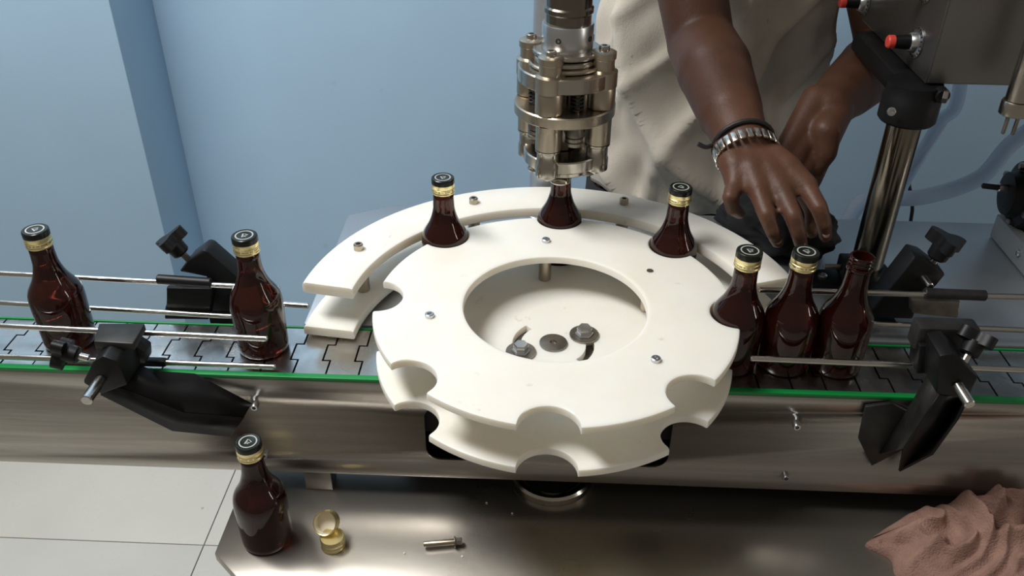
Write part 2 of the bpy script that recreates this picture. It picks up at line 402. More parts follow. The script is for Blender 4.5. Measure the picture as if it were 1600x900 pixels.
def make_cap(parent, z0):
    c = lathe('cap', [(.0134, z0), (.0143, z0+.0002), (.0146, z0+.0012), (.0143, z0+.0024), (.0139, z0+.0029), (.0143, z0+.0034), (.0144, z0+.0070), (.0139, z0+.0076), (.0143, z0+.0082), (.0143, z0+.0130), (.0134, z0+.0130)],
              'gold', parent, 40, cap=False)
    t = lathe('black_top', [(.0128, z0+.0128), (.01435, z0+.0130), (.01435, z0+.0186), (.0140, z0+.0198), (.0132, z0+.0204), (.0112, z0+.0204), (.0108, z0+.0202), (0, z0+.0202)], 'capblk', c, 40)
    emblem(c, z0+.02035)
    bm = bmesh.new(); rnd = random.Random(7); a = 0
    while a < 2*pi-.1:                                      # the printed line of small writing round the skirt
        da = rnd.uniform(.04, .09)
        vs = [bm.verts.new((.01448*cos(u), .01448*sin(u), zz)) for u, zz in ((a, z0+.0048), (a+da, z0+.0048), (a+da, z0+.0060), (a, z0+.0060))]
        bm.faces.new(vs); a += da+rnd.choice((.05, .07, .18))
    me = bpy.data.meshes.new('print_band'); bm.to_mesh(me); bm.free(); link('print_band', me, 'inkprint', c, smooth=False)
    return c
def make_bottle(closed=True):
    o = thing('bottle', 'amber bottle', 'bottle')
    lathe('glass', fin_closed if closed else fin_open, 'glass', o, 48, ang=50)
    if closed: make_cap(o, HB-.0204)
    return o
proto = make_bottle(True)
def pocket(k, rp=.2079):
    t = A0+k*pi/4; return (rp*cos(t), rp*sin(t), .0004)
YC = -.0048
spots = [
    ((-.3455, YC, .0004), 'black-capped amber bottle on the chain beside the curved guide end', 20),
    ((-.5800, YC, .0004), 'black-capped amber bottle on the chain farthest from the star wheel', 60),
    ((-.3319, -.1351, TZ+.0003), 'black-capped amber bottle standing on the steel work table', 0),
    (pocket(5), 'capped amber bottle in the star wheel pocket on the incoming side of the capping head', 40),
    (pocket(4), 'amber bottle in the star wheel pocket directly under the capping head', 0),
    (pocket(3), 'capped amber bottle in the pocket between the capping head and the exit pocket', 75),
    (pocket(2), 'capped amber bottle in the star wheel exit pocket touching the outgoing row', 30),
    ((.2688, YC, .0004), 'capped amber bottle under the hand between the exit pocket and the uncapped bottle', 50),
]
for i, (loc, lab, rz) in enumerate(spots):
    b = proto if i == 0 else copy_tree(proto)
    b.location = loc; b.rotation_euler.z = radians(rz); b['label'] = lab; b['group'] = 'amber bottles'
ob = make_bottle(False); ob.location = (.3300, YC, .0004); ob['label'] = 'open amber bottle without a cap at the end of the row'; ob['group'] = 'amber bottles'

# ================================================================== CAPPING HEAD
HX, HY = pocket(4)[0], pocket(4)[1]
ch = thing('capping_head', 'steel rotary capping head on a vertical spindle over the star wheel', 'capping head', (HX, HY, .128))
def z(v): return v-.128
def ring(name, ri, ro, z0, z1, m, parent=ch, seg=48, b=.0015):
    return lathe(name, [(ri, z(z0)), (ro-b, z(z0)), (ro, z(z0)+b), (ro, z(z1)-b), (ro-b, z(z1)), (ri, z(z1)), (ri, z(z0))], m, parent, seg, cap=False)
lathe('spindle', [(.027, z(.318)), (.0275, z(.345)), (.0295, z(.347)), (.0295, z(.352)), (.0275, z(.354)), (.0275, z(.66))], 'darksteel', ch, 40)
cl = lathe('collar', [(.026, z(.304)), (.0305, z(.304)), (.0308, z(.3055)), (.0308, z(.332)), (.0298, z(.334)), (.026, z(.334))], 'boltm', ch, 48)
for a in (-pi*.62, -pi*.18): capscrew('set_screw', (.0300*cos(a), .0300*sin(a), z(.319)), (cos(a), sin(a), 0), .0035, .0015, 'dark', cl)
ring('top_ring', .020, .042, .298, .304, 'chrome'); ring('thrust_ring', .020, .040, .2885, .2955, 'chrome'); ring('retaining_ring', .015, .046, .2835, .2885, 'warmsteel')
lathe('centre_shaft', cylp(.014, .135), 'darksteel', ch, 24, Matrix.Translation((0, 0, z(.160))))
ring('upper_carrier', .020, .059, .2640, .2830, 'chrome')
ring('middle_disc', .012, .063, .2225, .2370, 'warmsteel')
for i in range(4):
    a = -pi/2-.42+i*pi/2; x, y = .0475*cos(a), .0475*sin(a)
    p = lathe('upper_post', [(.0155, z(.2370)), (.0172, z(.2385)), (.0172, z(.261)), (.0160, z(.2640)), (.0180, z(.2640)), (.0180, z(.283)), (.0135, z(.285)), (.0135, z(.297)), (.0150, z(.298)), (.0150, z(.3055)), (.011, z(.3075))], 'warmsteel', ch, 24, Matrix.Translation((x, y, 0)))
    capscrew('post_screw', (x, y, z(.3075)), (0, 0, 1), .0065, .0055, 'chrome', p)
    q = lathe('lower_post', [(.0145, z(.190)), (.0160, z(.191)), (.0160, z(.2225))], 'warmsteel', ch, 24, Matrix.Translation((x*.98, y*.98, 0)))
    r_ = lathe('roller_arm', [(.0130, z(.154)), (.0150, z(.155)), (.0150, z(.170)), (.0138, z(.172)), (.0138, z(.186)), (.0160, z(.188)), (.0160, z(.190))], 'chrome', ch, 24, Matrix.Translation((x*.98, y*.98, 0)))
    # forming roller swinging in under the arm
    xi, yi = .028*cos(a+.35), .028*sin(a+.35)
    bm = bmesh.new(); bm_box(bm, ((x+xi)/2, (y+yi)/2, z(.1535)), (.036, .017, .0085), .0025, Matrix.Rotation(atan2(y-yi, x-xi), 3, 'Z')); finish('jaw_lever', bm, 'chrome', ch)
    lathe('forming_roller', [(.006, z(.139)), (.0125, z(.1405)), (.0135, z(.1425)), (.0125, z(.1445)), (.006, z(.1475)), (.006, z(.150))], 'chrome', ch, 24, Matrix.Translation((xi*1.12, yi*1.12, 0)))
for a in (-pi/2+.36, pi/2+.36, 0.36, pi+.36):             # return springs between the posts
    x, y = .040*cos(a), .040*sin(a); pts = []
    for k in range(73):
        t = k/72; pts.append((x+.0068*cos(t*6*2*pi), y+.0068*sin(t*6*2*pi), z(.2375)+t*.029))
    tube('spring', pts, .0013, 'cord', ch, 6)
    cyl('spring_pin', (x, y, z(.237)), (x, y, z(.2665)), .0035, 'warmsteel', ch, 12)
    lathe('bearing', [(.010, z(.192)), (.0115, z(.193)), (.0115, z(.197)), (.010, z(.198)), (.0115, z(.199)), (.0115, z(.203)), (.010, z(.204)), (.0115, z(.205)), (.0115, z(.211)), (.008, z(.2225))], 'washer', ch, 20, Matrix.Translation((x*.9, y*.9, 0)))
ring('lower_ring', .0165, .050, .1580, .1740, 'chrome'); ring('jaw_ring', .0170, .040, .1480, .1580, 'chrome'); ring('pressure_block', .0165, .026, .1420, .148, 'washer')
lathe('spindle_arm', cylp(.05, .10, .004), 'boxsteel', ch, 32, Matrix.Translation((0, 0, z(.66))))
# guide post behind the head
gp = thing('guide_post', 'plain grey steel post standing behind the capping head', 'post', (-.0175, .334, 0))
lathe('post', cylp(.0195, .66), 'bed', gp, 32); lathe('base_ring', cylp(.0240, .012), 'bed', gp, 32)
box('bridge_arm', (.012, -.018, .70), (.09, .085, .08), 'boxsteel', gp, bev=.004)

# ================================================================== GUIDE RAILS
G = 'steel guide rail rods'
def rod(a, b, r, label):
    a, b = Vector(a), Vector(b); o = cyl('guide_rail', (0, 0, 0), b-a, r, 'rod', None, 16, .0012); o.location = a
    return tag(o, label, 'rail', G)
def rodpx(pa, pb, Y, xa, xb, r, label):
    A, B = PX(*pa, Y=Y), PX(*pb, Y=Y); d = (B-A)/(B.x-A.x)
    pa_ = A+d*((xa if xa is not None else A.x)-A.x); pb_ = A+d*((xb if xb is not None else B.x)-A.x)
    return rod(pa_, pb_, r, label)
FY, BY = -.050, .052
rodpx((0, 427), (368, 447), BY, -.90, -.335, .0034, 'upper steel rod behind the incoming bottles')
rodpx((0, 473), (360, 494), BY, -.90, -.345, .0034, 'lower steel rod behind the incoming bottles')
rodpx((0, 509), (418, 529), FY, -.90, None, .0034, 'upper steel rod in front of the incoming bottles')
rodpx((0, 557), (430, 573), FY, -.90, None, .0034, 'lower steel rod in front of the incoming bottles')
rodpx((1185, 453), (1600, 464), BY, None, .86, .0036, 'upper steel rod behind the outgoing bottles')
rodpx((1365, 506), (1600, 516), BY, .365, .86, .0036, 'lower steel rod behind the outgoing bottles')
rodpx((1152, 559), (1600, 578), FY, .218, .86, .0036, 'single steel rod in front of the outgoing bottles')
rodpx((440, 475), (484, 478), .082, -.385, -.3120, .0042, 'short thick steel rod beside the lower curved guide end')

def knob(name, p, d, parent, s=1.0, rz=0):
    """three-lobed clamping knob; d points from the stud to the knob's outer face"""
    bm = bmesh.new(); pts = []
    for i in range(48):
        t = 2*pi*i/48; rr = .0098+.0118*max(0, cos(1.5*(((t+rz) % (2*pi/3))-pi/3)))**2.6
        pts.append((rr*s*cos(t), rr*s*sin(t), .006*s))
    bm_prism(bm, pts, (0, 0, .013*s)); 
    bm_lathe(bm, [(.0085*s, -.008*s), (.0105*s, -.006*s), (.0115*s, .008*s)], 20)
    bmesh.ops.transform(bm, matrix=axis_mat(Vector(p), d), verts=bm.verts)
    return finish(name, bm, 'black', parent)

# ---- front bracket on the incoming side
def zm(x, y, Y): return PX(90+x/4.286, 490+y/4.286, Y=Y+.0042)
b1 = thing('rail_bracket', 'black angled arm bracket holding the front rods beside the incoming bottles', 'bracket', (-.42, -.075, -.03), 'rail brackets')
Bk = local(b1, [zm(330, 240, Y=-.080), zm(640, 385, Y=-.076), zm(920, 402, Y=-.0705), zm(1300, 600, Y=-.0695)])
Fr = local(b1, [zm(300, 440, Y=-.112), zm(560, 545, Y=-.106), zm(850, 660, Y=-.098), zm(1250, 690, Y=-.088)])
Bt = local(b1, [zm(290, 540, Y=-.112), zm(540, 665, Y=-.106), zm(770, 780, Y=-.098), zm(1160, 820, Y=-.088)])
sheet('arm_top', Bk, Fr, .003, 'black', b1); sheet('arm_front', Fr, Bt, .003, 'black', b1)
prism('arm_end_block', local(b1, [zm(235, 325, Y=-.114), zm(300, 285, Y=-.114), zm(400, 320, Y=-.114), zm(470, 480, Y=-.114), zm(290, 545, Y=-.114), zm(165, 465, Y=-.114)]), (0, .040, 0), 'black', b1, bev=.003)
prism('rod_clamp', local(b1, [zm(240, 195, -.072), zm(505, 208, -.072), zm(585, 260, -.072), zm(590, 335, -.072), zm(270, 310, -.072)]), (0, .020, 0), 'blackworn', b1, bev=.002)
prism('clamp_cap', local(b1, [PX(90+x/4.286, 490+y/4.286, Z=.066) for x, y in ((238, 185), (505, 200), (585, 62), (275, 62))]), (0, 0, -.010), 'blackworn', b1, bev=.002)
q = PX(90+620/4.286, 490+330/4.286, Y=FY); box('lower_sleeve', q-b1.location+Vector((0, 0, .0016)), (.040, .010, .0092), 'black', b1, bev=.003)
a, b = zm(290, 440, Y=-.114), zm(190, 585, Y=-.150)
cyl('stud', a-b1.location, b-b1.location, .0062, 'rod', b1)
a = zm(215, 300, Y=-.085); kk = zm(95, 270, Y=-.085)
knob('knob', kk-b1.location, (kk-a), b1, .95)
cyl('knob_stem', a-b1.location, kk-b1.location, .004, 'rod', b1)
# ---- front bracket on the outgoing side
def zr(x, y, Y): return PX(1320+x/2.73, 420+y/2.73, Y=Y+.0042)
b2 = thing('rail_bracket', 'black channel arm bracket holding the front rod beside the outgoing bottles', 'bracket', (.40, -.08, -.03), 'rail brackets')
prism('mount_plate', local(b2, [zr(90, 590, Y=-.0725), zr(200, 575, Y=-.0725), zr(330, 640, Y=-.0725), zr(260, 768, Y=-.0725), zr(115, 842, Y=-.0725), zr(60, 730, Y=-.0725)]), (0, .005, 0), 'blackworn', b2, bev=.001)
la = [zr(410, 372, Y=-.074), zr(268, 605, Y=-.073), zr(150, 790, Y=-.074)]
lb = [zr(400, 535, Y=-.112), zr(325, 650, Y=-.106), zr(250, 768, Y=-.100)]
lc = [zr(500, 545, Y=-.090), zr(420, 690, Y=-.085), zr(232, 862, Y=-.084)]
ld = [zr(520, 560, Y=-.112), zr(480, 640, Y=-.110), zr(372, 790, Y=-.104)]
le = [zr(240, 780, Y=-.0735)]
sheet('arm_side', local(b2, la), local(b2, lb), .003, 'blackworn', b2)
sheet('arm_web', local(b2, lb), local(b2, lc), .003, 'black', b2)
sheet('arm_flange', local(b2, lc), local(b2, ld), .003, 'black', b2)
prism('arm_end_block', local(b2, [zr(405, 372, Y=-.112), zr(470, 362, Y=-.112), zr(572, 465, Y=-.112), zr(530, 552, Y=-.112), zr(392, 540, Y=-.112)]), (0, .042, 0), 'black', b2, bev=.003)
prism('rod_clamp', local(b2, [zr(318, 330, Y=-.073), zr(395, 330, Y=-.073), zr(395, 445, Y=-.073), zr(305, 450, Y=-.073)]), (0, .026, 0), 'black', b2, bev=.002)
q = PX(1474, 522, Y=FY)
box('clamp_sleeve', q-b2.location, (.066, .024, .030), 'blackworn', b2, bev=.004)
a, b = zr(480, 495, Y=-.112), zr(535, 582, Y=-.138)
cyl('stud', a-b2.location, b-b2.location, .0058, 'rod', b2)
a = zr(500, 410, Y=-.098); kk = zr(540, 340, Y=-.088)
knob('knob', kk-b2.location, kk-a, b2, .95, .4); cyl('knob_stem', a-b2.location, kk-b2.location, .004, 'rod', b2)
# ---- back bracket on the incoming side
def zb(x, y, **k): return PX(220+x/4.5, 340+y/4.5, **k)
b3 = thing('rail_bracket', 'black bracket and knob holding the back rods beside the incoming bottles', 'bracket', (-.44, .07, 0), 'rail brackets')
lathe('clamp_sleeve', cylp(.0062, .066), 'black', b3, 16, axis_mat(PX(246, 436, Y=BY)-b3.location, PX(318, 441, Y=BY)-PX(246, 436, Y=BY)))
prism('rod_clamp', local(b3, [zb(175, 495, Y=.0575), zb(500, 500, Y=.0575), zb(490, 600, Y=.0575), zb(478, 720, Y=.0575), zb(165, 715, Y=.0575), zb(168, 640, Y=.0575), zb(195, 575, Y=.0575)]), (0, .016, 0), 'black', b3, bev=.002)
prism('arm', local(b3, [zb(265, 385, Y=.078), zb(330, 310, Y=.078), zb(432, 230, Y=.078), zb(470, 240, Y=.078), zb(690, 430, Y=.078), zb(690, 660, Y=.078), zb(490, 660, Y=.078), zb(480, 400, Y=.078)]), (0, .030, 0), 'black', b3, bev=.003)
a, b = zb(345, 305, Y=.09), zb(275, 235, Y=.09)
cyl('knob_stem', a-b3.location, b-b3.location, .0045, 'washer', b3)
knob('knob', b-b3.location+(b-a).normalized()*.004, b-a, b3, 1.05, .9)
a, b = zb(480, 270, Y=.095), zb(512, 252, Y=.10); cyl('stud', a-b3.location, b-b3.location, .0045, 'washer', b3)
prism('mount_leg', local(b3, [(-.445, .082, .0), (-.395, .082, .0), (-.395, .082, -.10), (-.445, .082, -.10)]), (0, .006, 0), 'black', b3)
box('mount_foot', Vector((-.42, .066, -.10))-b3.location, (.05, .038, .006), 'black', b3)
# ---- back bracket on the outgoing side
b4 = thing('rail_bracket', 'black bracket and knob holding the back rods on the machine bed', 'bracket', (.44, .09, 0), 'rail brackets')
def zk(x, y, **k): return PX(1280+x/2.647, 320+y/2.647, **k)
lathe('clamp_sleeve', cylp(.0066, .072), 'blackworn', b4, 16, axis_mat(PX(1444, 458, Y=BY)-b4.location, PX(1520, 461, Y=BY)-PX(1444, 458, Y=BY)))
prism('rod_clamp', local(b4, [zk(385, 395, Y=.0575), zk(585, 400, Y=.0575), zk(575, 470, Y=.0575), zk(385, 450, Y=.0575)]), (0, .014, 0), 'washer', b4, bev=.0015)
box('lower_clamp', Vector((.366, .064, .012))-b4.location, (.045, .012, .024), 'washer', b4, bev=.0015)
prism('arm', local(b4, [zk(395, 212, Y=.078), zk(440, 225, Y=.078), zk(525, 290, Y=.078), zk(485, 330, Y=.078), zk(400, 400, Y=.078), zk(390, 475, Y=.078), zk(240, 470, Y=.078), zk(215, 440, Y=.078), zk(300, 340, Y=.078)]), (0, .032, 0), 'black', b4, bev=.003)
a, b = zk(430, 300, Y=.079), zk(460, 340, Y=.060); cyl('stud', a-b4.location, b-b4.location, .0045, 'rod', b4)
a, b = zk(468, 240, Y=.092), zk(500, 195, Y=.092)
cyl('knob_stem', a-b4.location, b-b4.location, .0045, 'rod', b4); knob('knob', b-b4.location, b-a, b4, 1.15, .2)
box('foot', Vector((.40, .093, .002))-b4.location, (.06, .03, .005), 'black', b4)

# ================================================================== RIGHT-HAND MACHINE COLUMN AND CONTROL BOX
CX, CY = .417, .182
co = thing('machine_column', 'polished dark steel column in black collars rising to the control box', 'column', (CX, CY, 0))
lathe('column', cylp(.0205, .25), 'darksteel', co, 40)
lathe('base_collar', [(.030, 0), (.031, .002), (.031, .020), (.028, .024), (.0205, .024)], 'black', co, 32)
prism('base_lug', [(-.075, -.03, .0), (-.075, .0, .0), (-.06, .012, 0), (0, .025, 0), (0, -.03, 0)], (0, 0, .010), 'black', co, bev=.002)
capscrew('lug_screw', (-.057, -.008, .0100), (0, 0, 1), .006, .004, 'boltm', co)
q = PX(1320, 418, Y=CY-.02)-co.location
box('clamp_block', (-.027, -.02, .034), (.03, .032, .026), 'black', co, bev=.003)
cyl('clamp_screw', (-.065, -.024, .036), (-.04, -.022, .036), .0035, 'washer', co); 
lathe('top_collar', [(.031, .232), (.0335, .235), (.0335, .262), (.031, .266), (.031, .2795)], 'black', co, 40)
q = PX(1474, 150, Y=CY-.03)-co.location
cyl('collar_bolt', (.022, -.018, q.z), (q.x, -.03, q.z-.001), .0085, 'black', co); hexbolt('collar_nut', (q.x-.001, -.0300, q.z), (1, -.4, 0), .008, .006, 'washer', co)
box('arm_plate', (.010, .11, .266), (.052, .18, .026), 'black', co, bev=.004)
q = PX(1405, 128, Y=CY-.034)-co.location
capscrew('collar_screw', (q.x, -.0325, .255), (0, -1, .3), .005, .003, 'boltm', co)
cb = thing('control_box', 'grey steel control box with red-tipped dial knobs on its side', 'control box', (.604, .301, .2800))
box('housing', (0, 0, .17), (.36, .255, .34), 'boxsteel', cb, bev=.0025)
box('front_flange', (.002, -.1290, .17), (.36, .004, .335), 'boxsteel', cb, bev=.001)
for kx, ky in ((1433, 66), (1352, 4), (1449, -20)):
    p = PX(kx, ky, X=.4235)-cb.location; mx = axis_mat(p, (-1, 0, 0))
    d = lathe('dial', [(.0125, 0), (.0185, 0), (.0185, .0015), (.0125, .003), (.0110, .009), (.0100, .010)], 'boltm', cb, 32, mx)
    bm = bmesh.new()
    for k in range(20):
        t = 2*pi*k/20
        bm_box(bm, (.0160*cos(t), .0160*sin(t), .0021), (.004, .0016, .0006), 0, Matrix.Rotation(t, 3, 'Z'))
    bmesh.ops.transform(bm, matrix=mx, verts=bm.verts); finish('dial_marks', bm, 'dark', d)
    kn = lathe('knob', [(.0085, .009), (.0088, .012), (.0075, .0275)], 'black', cb, 24, mx)
    lathe('red_tip', [(.0078, .0275), (.0080, .0285), (.0078, .034), (.0065, .0355), (0, .0358)], 'red', kn, 24, mx)
# nozzle cylinder in front of the box
nz = thing('filling_cylinder', 'small chrome cylinder hanging in front of the control box', 'cylinder', (.5020, .112, .266))
lathe('barrel', [(.0120, .020), (.0130, .021), (.0130, .36)], 'chrome', nz, 28); lathe('end_ring', [(.0145, .004), (.0155, .005), (.0155, .018), (.0145, .020)], 'chrome', nz, 28)
for x, y in ((-.006, -.004), (.004, -.006)): cyl('pin', (x, y, -.018), (x, y, .005), .0022, 'washer', nz, 10)
box('mount_bracket', (.02, .032, .30), (.03, .040, .02), 'boxsteel', nz, bev=.001)
# hoses and cable
def hose(name, pts, r, label):
    P = smoothpath(pts, 12); bm = bmesh.new()
    fine = []
    for a, b in zip(P, P[1:]):
        for u in (0, .5): fine.append(a.lerp(b, u))
    rr = [r*(1+.025*(i % 2)) for i in range(len(fine))]
    bm_tube(bm, fine, rr, 16); return tag(finish(name, bm, 'hose', ang=60), label, 'hose', 'clear hoses')
hose('clear_hose', [(.90, .40, .29), (.79, .415, .195), PX(1592, 215, Y=.43), PX(1530, 278, Y=.44), PX(1440, 308, Y=.45), PX(1360, 312, Y=.45), PX(1325, 345, Y=.45), (.45, .46, -.25), (.50, .55, -.80)], .0125, 'thick clear ribbed hose curving from the motor towards the column')
hose('clear_hose', [(.565, .515, .45), PX(1500, 135, Y=.515), PX(1470, 190, Y=.515), PX(1435, 248, Y=.51), PX(1405, 300, Y=.50), (.52, .48, -.30), (.56, .58, -.80)], .0105, 'pale clear hose dropping from behind the control box')
q = PX(1424, 250, Y=.60); q2 = PX(1423, 345, Y=.60)
tag(tube('black_cable', smoothpath([(q.x+.004, .585, .5), (q.x+.003, .59, .3), q, q2, (q2.x, .60, -.4), (q2.x+.02, .62, FZ+.004)]), .0032, 'cord'), 'thin black cable hanging straight behind the machine column', 'cable')
# motor on its bracket
mo = thing('pump_motor', 'dark cast pump body on a grey steel bracket on the machine bed', 'pump', (.698, .255, 0))
box('bracket', (.03, .0, .018), (.17, .13, .036), 'grey', mo, bev=.002)
lathe('pump_body', [(.018, -.020), (.030, -.018), (.034, -.005), (.046, -.002), (.048, .004), (.048, .050), (.040, .058), (.040, .12)], 'black', mo, 32, axis_mat((-.045, .045, .078), (1, -.1, 0)))
for k in range(6):
    t = k*pi/3+.3; hexbolt('flange_bolt', (-.0475, .045+.040*cos(t), .078+.040*sin(t)), (-1, .1, 0), .0055, .006, 'washer', mo)
box('pump_foot', (.01, .04, .040), (.10, .06, .012), 'black', mo, bev=.002)
cyl('inlet', (-.078, .045, .088), (-.062, .045, .086), .0065, 'boltm', mo, 8); cyl('inlet_neck', (-.10, .045, .09), (-.06, .045, .086), .004, 'cord', mo, 12)
capscrew('bracket_screw', (-.055, -.02, .0205), (-1, 0, 0), .005, .004, 'boltm', mo)

# ================================================================== LOOSE THINGS ON THE TABLE
def loose_cap(name, label):
    o = thing(name, label, 'bottle cap', group='loose gold caps')
    s = lathe('shell', [(.0132, .0006), (.0141, 0), (.0145, .0012), (.0141, .0026), (.0138, .003), (.0142, .0036), (.0142, .0072), (.0138, .0078), (.0142, .0084), (.0142, .0148), (.0136, .0160), (0, .0162)], 'gold', o, 40, cap=False)
    lathe('liner', [(.0130, .0010), (.0130, .0140), (0, .0142)], 'capin', o, 32, cap=False)
    return o
q = PX(521, 852, Z=TZ)
c1 = loose_cap('gold_cap', 'gold bottle cap lying flat on the steel table under another cap'); c1.location = (q.x, q.y, TZ+.0003)
c2 = loose_cap('gold_cap', 'gold bottle cap leaning on the other cap with its hollow showing')
c2.rotation_euler = Vector((.10, .80, -.62)).to_track_quat('Z', 'Y').to_euler(); c2.location = (q.x-.0085, q.y+.0045, TZ+.0318)
a = PX(662, 853, Z=TZ+.004); b = PX(722, 848, Z=TZ+.004)
lb_ = thing('loose_screw', 'loose flanged steel screw lying on the work table', 'screw', (a.x, a.y, TZ)); d = Vector((b.x-a.x, b.y-a.y, 0)); L_ = d.length
mx = axis_mat((0, 0, .0068), d)
lathe('shank', [(.0028, 0), (.0034, .001), (.0034, L_*.82)], 'warmsteel', lb_, 16, mx)
lathe('flange', [(.0034, L_*.80), (.0066, L_*.80), (.0066, L_*.82), (.0045, L_*.84)], 'washer', lb_, 24, mx); lathe('head', [(.0045, L_*.84), (.0047, L_*.98), (.004, L_)], 'washer', lb_, 6, mx, ang=20)
rnd = random.Random(11)
for px, py in ((632, 865), (760, 786), (800, 803), (722, 870)):
    q = PX(px, py, Z=TZ); bm = bmesh.new(); bmesh.ops.create_icosphere(bm, subdivisions=1, radius=.0016)
    for v in bm.verts: v.co *= rnd.uniform(.7, 1.2); v.co.z *= .6
    o = finish('plastic_crumb', bm, 'hdpe'); o.location = (q.x, q.y, TZ+.0009); tag(o, 'tiny white plastic crumb on the steel work table', 'crumb', 'plastic crumbs on the table')

# crumpled rag
def rag():
    N = 150; out = []
    C = Vector((.505, -.115))
    edge = [(1353, 850), (1392, 872), (1405, 902), (1480, 960), (1600, 985), (1720, 930), (1730, 830), (1650, 752), (1590, 742), (1540, 742), (1480, 758), (1430, 772), (1378, 800), (1372, 838)]
    E = [PX(x, y, Z=TZ+.004).to_2d() if y > 800 else PX(x, y, Z=TZ+.045).to_2d() for x, y in edge]
    E = [Vector((min(e.x, .70), min(e.y, -.068))) for e in E]
    m = len(E); bm = bmesh.new(); NR, NT = 80, 300; rows = []
    g = lambda x, y, zz=.03: PX(x, y, Z=TZ+zz).to_2d()
    LUMPS = [(g(1552, 778, .05), .050, .042), (g(1440, 812), .035, .016), (g(1440, 860), .040, .014), (g(1575, 880), .045, .022), (g(1640, 840), .06, .03)]
    FOLDS = [(g(1395, 800), g(1500, 775), .009, .016), (g(1490, 800), g(1530, 848), .0065, .024), (g(1530, 790), g(1545, 830), .006, .020), (g(1545, 845), g(1600, 835), .012, -.022),
             (g(1500, 785), g(1545, 800), .008, -.018), (g(1385, 830), g(1420, 842), .005, -.014), (g(1500, 870), g(1600, 850), .008, .014), (g(1400, 880), g(1470, 850), .007, .010), (g(1460, 900), g(1530, 870), .006, -.010)]
    for i in range(NR+1):
        s = i/NR; row = []
        for j in range(NT):
            t = j/NT*m; k = int(t); f = t-k
            A, B, D, E_ = E[(k-1) % m], E[k % m], E[(k+1) % m], E[(k+2) % m]
            e = .5*((2*B)+(D-A)*f+(2*A-5*B+4*D-E_)*f*f+(3*B-A-3*D+E_)*f**3)
            p = C.lerp(e, s)
            v = Vector((p.x*13, p.y*13, 2.7)); wv = Vector((noise.noise(v), noise.noise(v+Vector((7, 3, 1))), 0))*.9
            u = Vector((p.x*17, p.y*17, .4))+wv; body = (1-s**4)
            ridge2 = (1-abs(noise.noise(u*2.0+Vector((3, 1, 5))))*1.9)
            h = body*(.012+.016*max(ridge2, 0)**2+.012*noise.noise(u*.7+Vector((9, 0, 0)))) + .004
            for c, sx, amp in LUMPS: h += amp*(1-s**6)*math.exp(-((p-c).length/sx)**2)
            for a_, b_, wd, amp in FOLDS:
                ab = b_-a_; tt = max(0, min(1, (p-a_).dot(ab)/ab.length_squared)); dd = (p-a_.lerp(b_, tt)).length+.006*wv.x
                h += amp*body*math.exp(-(dd/wd)**2)
            row.append(bm.verts.new((p.x+wv.x*.006*body, p.y+wv.y*.006*body, TZ+max(h, .0015))))
        rows.append(row)
    for i in range(NR):
        for j in range(NT):
            jj = (j+1) % NT
            bm.faces.new((rows[i][j], rows[i][jj], rows[i+1][jj], rows[i+1][j]))
    bot = [bm.verts.new((v.co.x, v.co.y, TZ+.0003)) for v in rows[-1]]
    for j in range(NT): bm.faces.new((rows[-1][j], rows[-1][(j+1) % NT], bot[(j+1) % NT], bot[j]))
    bmesh.ops.remove_doubles(bm, verts=rows[0], dist=1e-6)
    for _ in range(4): bmesh.ops.smooth_vert(bm, verts=[v for v in bm.verts if v.co.z > TZ+.003], factor=.5, use_axis_x=True, use_axis_y=True, use_axis_z=True)
    o = finish('cleaning_rag', bm, 'rag', ang=180); return tag(o, 'crumpled pinkish brown cleaning rag on the steel work table', 'rag')
rag()

# ================================================================== PERSON
def bm_cone(bm, a, b, ra, rb, seg=None):
    """capsule with two radii"""
    a, b = Vector(a), Vector(b); L = (b-a).length; seg = seg or (14 if max(ra, rb) < .02 else 36)
    prof = [(0, -ra)]+[(ra*cos(t), ra*sin(t)) for t in (-1.3, -1.0, -.7, -.4, -.15)]+[(rb*cos(t), L+rb*sin(t)) for t in (.15, .4, .7, 1.0, 1.3)]+[(0, L+rb)]
    bm_lathe(bm, prof, seg, axis_mat(a, b-a))
def chain(bm, pts, rad):
    for i in range(len(pts)-1): bm_cone(bm, pts[i], pts[i+1], rad[i], rad[i+1])
def ell(bm, c, s, rot=None):
    r = bmesh.ops.create_icosphere(bm, subdivisions=3, radius=1)
    bmesh.ops.transform(bm, matrix=Matrix.Translation(c) @ (rot.to_4x4() if rot else Matrix.Identity(4)) @ Matrix.Diagonal((*s, 1)), verts=r['verts'])
body = bmesh.new()
pel = Vector((.243, .610, .02)); chest = Vector((.253, .575, .35)); neck = Vector((.263, .545, .54))
ell(body, pel, (.150, .095, .11)); ell(body, (pel+chest)/2, (.135, .09, .16)); ell(body, chest, (.150, .10, .17)); chain(body, [neck-Vector((0, 0, .05)), neck+Vector((0, -.02, .08))], [.058, .052])
hd = Vector((.268, .500, .71))
ell(body, hd, (.073, .092, .112)); ell(body, hd+Vector((0, -.03, -.055)), (.052, .058, .055))
bm_cone(body, hd+Vector((0, -.086, .012)), hd+Vector((0, -.104, -.022)), .009, .014)      # nose
for s in (-1, 1):
    ell(body, hd+Vector((.074*s, .006, -.005)), (.009, .019, .030)); ell(body, hd+Vector((.030*s, -.078, .030)), (.022, .012, .008))
ell(body, hd+Vector((0, -.082, -.052)), (.024, .012, .010))
# legs
for s in (-1, 1):
    chain(body, [pel+Vector((.085*s, 0, -.03)), (.243+.095*s, .605, -.40), (.243+.10*s, .625, -.78)], [.082, .058, .040])
    chain(body, [(.243+.10*s, .64, FZ+.040), (.243+.12*s, .51, FZ+.026)], [.038, .026])
